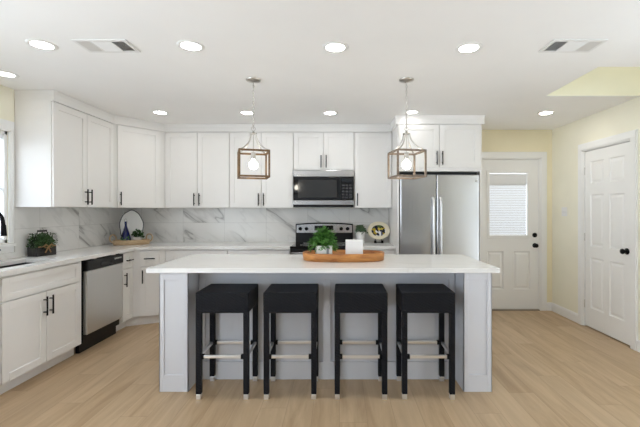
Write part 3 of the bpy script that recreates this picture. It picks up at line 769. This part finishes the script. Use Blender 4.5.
z = CZ+.0165
t = thing('potted_fern', 'bushy green fern in a white and grey square pot on the wooden tray', 'potted plant', (-.135, 3.27, z), R(9))
p = MB(); hw = .066
p.box(-hw, hw, -hw, hw, 0, .006)
for (a, b_, c_, e) in ((-hw, hw, -hw, -hw+.006), (-hw, hw, hw-.006, hw), (-hw, -hw+.006, -hw, hw), (hw-.006, hw, -hw, hw)): p.box(a, b_, c_, e, 0, .115)
p.build('pot', M['white'], t, bevel=.002)
MB().box(.016, .036, -hw-.0015, -hw+.002, .002, .113).build('pot_stripe', mat('stripe_grey', (.30, .31, .34), .5), t)
MB().box(-hw+.007, hw-.007, -hw+.007, hw-.007, .006, .10).build('soil', M['burlap'], t)
m, s_ = fern(210, .130, .190, .031, .0065, 3, .85, -.02)
m.rot(Matrix.Translation((0, 0, .085))); s_.rot(Matrix.Translation((0, 0, .085)))
fo = m.build('foliage', M['fern'], t); s_.build('stems', M['fern'], t)
o = MB().box(-.073, .073, -.05, .05, 0, .160).build('block_candle', M['wax'], bevel=.004); o.location = (.125, 3.27, z)
tag(o, 'plain white square block standing on the wooden tray right of the fern', 'candle')

# small plant right of the stove
t = thing('potted_succulent', 'small grey-green plant in a tapered white pot between stove and oval plate', 'potted plant', (.275, 4.98, CZ))
MB().lathe([(.001, 0), (.044, 0), (.064, .145), (.058, .145), (.055, .13), (.001, .13)]).build('pot', M['white'], t)
m, s_ = fern(70, .088, .120, .028, .008, 5, 1, .12); m.rot(Matrix.Translation((0, 0, .13))); s_.rot(Matrix.Translation((0, 0, .13)))
m.build('foliage', M['succ'], t); s_.build('stems', M['succ'], t)
# platter on an easel
t = thing('decorative_plate', 'oval cream plate with a dark floral centre on a black stand', 'plate', (.512, 5.02, CZ))
tilt = Matrix.Translation((0, .0, .160)) @ Matrix.Rotation(R(80), 4, 'X')
m = MB(); m.lathe([(.0005, .0), (.085, .0), (.10, .004), (.145, .016), (.148, .019), (.143, .021), (.098, .010), (.085, .006), (.0005, .006)], sx=1, sy=.80, n=48); m.rot(tilt); m.build('rim', M['plate'], t)
m = MB(); m.lathe([(.0005, .0068), (.084, .0068), (.094, .0085), (.094, .0075), (.0005, .006)], sx=1, sy=.80, n=48); m.rot(tilt); m.build('painted_centre', M['platter'], t)
e = MB()
for x in (-.045, .045):
    e.tube([(x, -.045, .035), (x, -.04, .01), (x, .0, .006), (x, .06, .004)], .005, 8); e.tube([(x, .012, .006), (x*.6, .040, .12)], .005, 8)
    e.box(x-.016, x+.016, -.048, -.030, .0, .035)
e.tube([(-.045, -.04, .012), (.045, -.04, .012)], .006, 8)
e.build('stand', M['black'], t)

# herb crate below the left upper cabinet
t = thing('herb_crate', 'black wooden crate of green herbs with a burlap bow in the corner beside the window', 'planter box', (-2.822, 3.625, CZ), R(82))
Lc, Dc, Hc = .20, .105, .085
b = MB(); 
for k in range(2):
    z0 = .002+k*.043
    b.box(-Lc/2, Lc/2, -Dc/2, -Dc/2+.008, z0, z0+.039); b.box(-Lc/2, Lc/2, Dc/2-.008, Dc/2, z0, z0+.039)
b.box(-Lc/2, -Lc/2+.009, -Dc/2, Dc/2, 0, Hc); b.box(Lc/2-.009, Lc/2, -Dc/2, Dc/2, 0, Hc); b.box(-Lc/2, Lc/2, -Dc/2, Dc/2, 0, .008)
for k in (-1, 0, 1): b.box(k*Lc/3.3-.007, k*Lc/3.3+.007, -Dc/2-.003, -Dc/2, 0, Hc)
b.build('box', M['crate'], t)
hnd = MB(); hnd.box(-.045, .045, -.008, .008, .225, .242)
for sx in (-1, 1): hnd.tube([(sx*.044, 0, .235), (sx*.08, 0, .16), (sx*(Lc/2-.005), 0, .07)], .004, 6)
hnd.build('handle', M['crate'], t)
random.seed(11); m = MB()
for i in range(1900):
    c0 = random.choice((-.055, 0, .055)); p = Vector((c0+random.gauss(0, .035), random.gauss(0, .033), .07+abs(random.gauss(.05, .042))))
    p.z = min(p.z, .205); p.x = max(-.10, min(.10, p.x)); p.y = max(-.07, min(.048, p.y))
    leafblade(m, p, rv()+Vector((0, 0, .5)), rv(), random.uniform(.014, .024), .006)
m.build('foliage', M['herb'], t)
bw = MB()
for sg in (-1, 1):
    bw.tube([(0, -Dc/2-.012, .085), (sg*.03, -Dc/2-.022, .108), (sg*.055, -Dc/2-.018, .092), (sg*.03, -Dc/2-.014, .078), (0, -Dc/2-.012, .085)], .006, 6)
    bw.tube([(0, -Dc/2-.012, .085), (sg*.018, -Dc/2-.014, .05), (sg*.03, -Dc/2-.012, .030)], .006, 6)
bw.tube([(-Lc/2+.01, -Dc/2-.005, .088), (0, -Dc/2-.008, .090), (Lc/2-.01, -Dc/2-.005, .088)], .006, 6)
bw.build('bow', M['burlap'], t)

# corner tray with bottle, mirror, plant
AX, AY, AR = -2.60, 4.775, R(29)
A = Matrix.Translation((AX, AY, CZ)) @ Matrix.Rotation(AR, 4, 'Z')
t = thing('handled_tray', 'pale oval wooden tray with two loop handles in the back left corner', 'tray', (AX, AY, CZ), AR)
bowl(.205, .110, .062, .010, .010, 2.2).build('tray_body', M['palewood'], t)
for sx in (-1, 1):
    pts = [(sx*(.200+.034*math.cos(a)), -.012*math.cos(a), .082+.046*math.sin(a)) for a in [2*PI*k/18 for k in range(18)]]
    MB().tube(pts, .0085, 10, closed=True).build('handle', M['palewood'], t)
p = A @ Vector((-.062, -.005, .011))
t = thing('glass_bottle', 'cobalt blue glass bottle with a swing top on the corner tray', 'bottle', p); t.scale = (1.0, 1.0, 1.13)
MB().lathe([(.001, 0), (.056, 0), (.062, .01), (.058, .05), (.040, .12), (.020, .175), (.014, .20), (.014, .238), (.018, .245), (.001, .247)], n=28).build('glass_body', M['bottleblue'], t)
MB().tube([(.014*math.cos(a), 0, .258+.018*math.sin(a)) for a in [2*PI*k/16 for k in range(16)]], .003, 6, closed=True).build('swing_top', M['nickel'], t)
random.seed(4); m = MB()
for i in range(26):
    a = random.uniform(-2.3, -.4); zz = random.uniform(.015, .075); r_ = .062
    leafblade(m, Vector((r_*math.cos(a), r_*math.sin(a), zz)), Vector((random.gauss(0, .4), -.05, 1)), Vector((math.cos(a), math.sin(a), 0)), .022, .008)
m.build('green_blades', M['fern'], t)  # small green blades laid over the lower front of the glass
p = A @ Vector((.070, -.01, .011))
t = thing('potted_herb', 'tiny green plant in a pale round pot on the corner tray', 'potted plant', p); t.scale = (1.15, 1.15, 1.3)
MB().lathe([(.001, 0), (.036, 0), (.046, .065), (.040, .065), (.038, .058), (.001, .058)]).build('pot', mat('pale_pot', (.72, .66, .60), .6), t)
random.seed(9); m = MB()
for i in range(150):
    d = rv(); d.z = abs(d.z); q = d*random.uniform(.01, .055); leafblade(m, Vector((q.x, q.y*.8, .062+q.z*1.2)), d+rv()*.4, rv(), .026, .010)
m.build('foliage', M['herb'], t)
p = A @ Vector((.002, .070, .012))
t = thing('decorative_board', 'round white decorative board with a thin wavy dark rim behind the blue bottle', 'decorative board', p, AR)
n = 44; rim = []
for k in range(n):
    a = 2*PI*k/n; r_ = 1+.018*math.sin(5*a+.6)+.012*math.sin(9*a); rim.append((.132*r_*math.cos(a), 0, .212+.207*r_*math.sin(a)))
tl = Matrix.Rotation(R(-5), 4, 'X')
zmin = min(q[2] for q in rim); rim = [tl @ Vector((q[0], 0, q[2]-zmin+.006)) for q in rim]
MB().tube(rim, .0052, 8, closed=True).build('rim', mat('rim_navy', (.035, .045, .07), .45), t)
nb = tl @ Vector((0, 1, 0)); mm = MB(); c0 = [q-nb*.001 for q in rim]; c1 = [q+nb*.004 for q in rim]
mm.add(c0+c1, [tuple(range(n)), tuple(range(2*n-1, n-1, -1))]+[(i, n+i, n+(i+1) % n, (i+1) % n) for i in range(n)]); mm.build('board_face', M['white'], t)
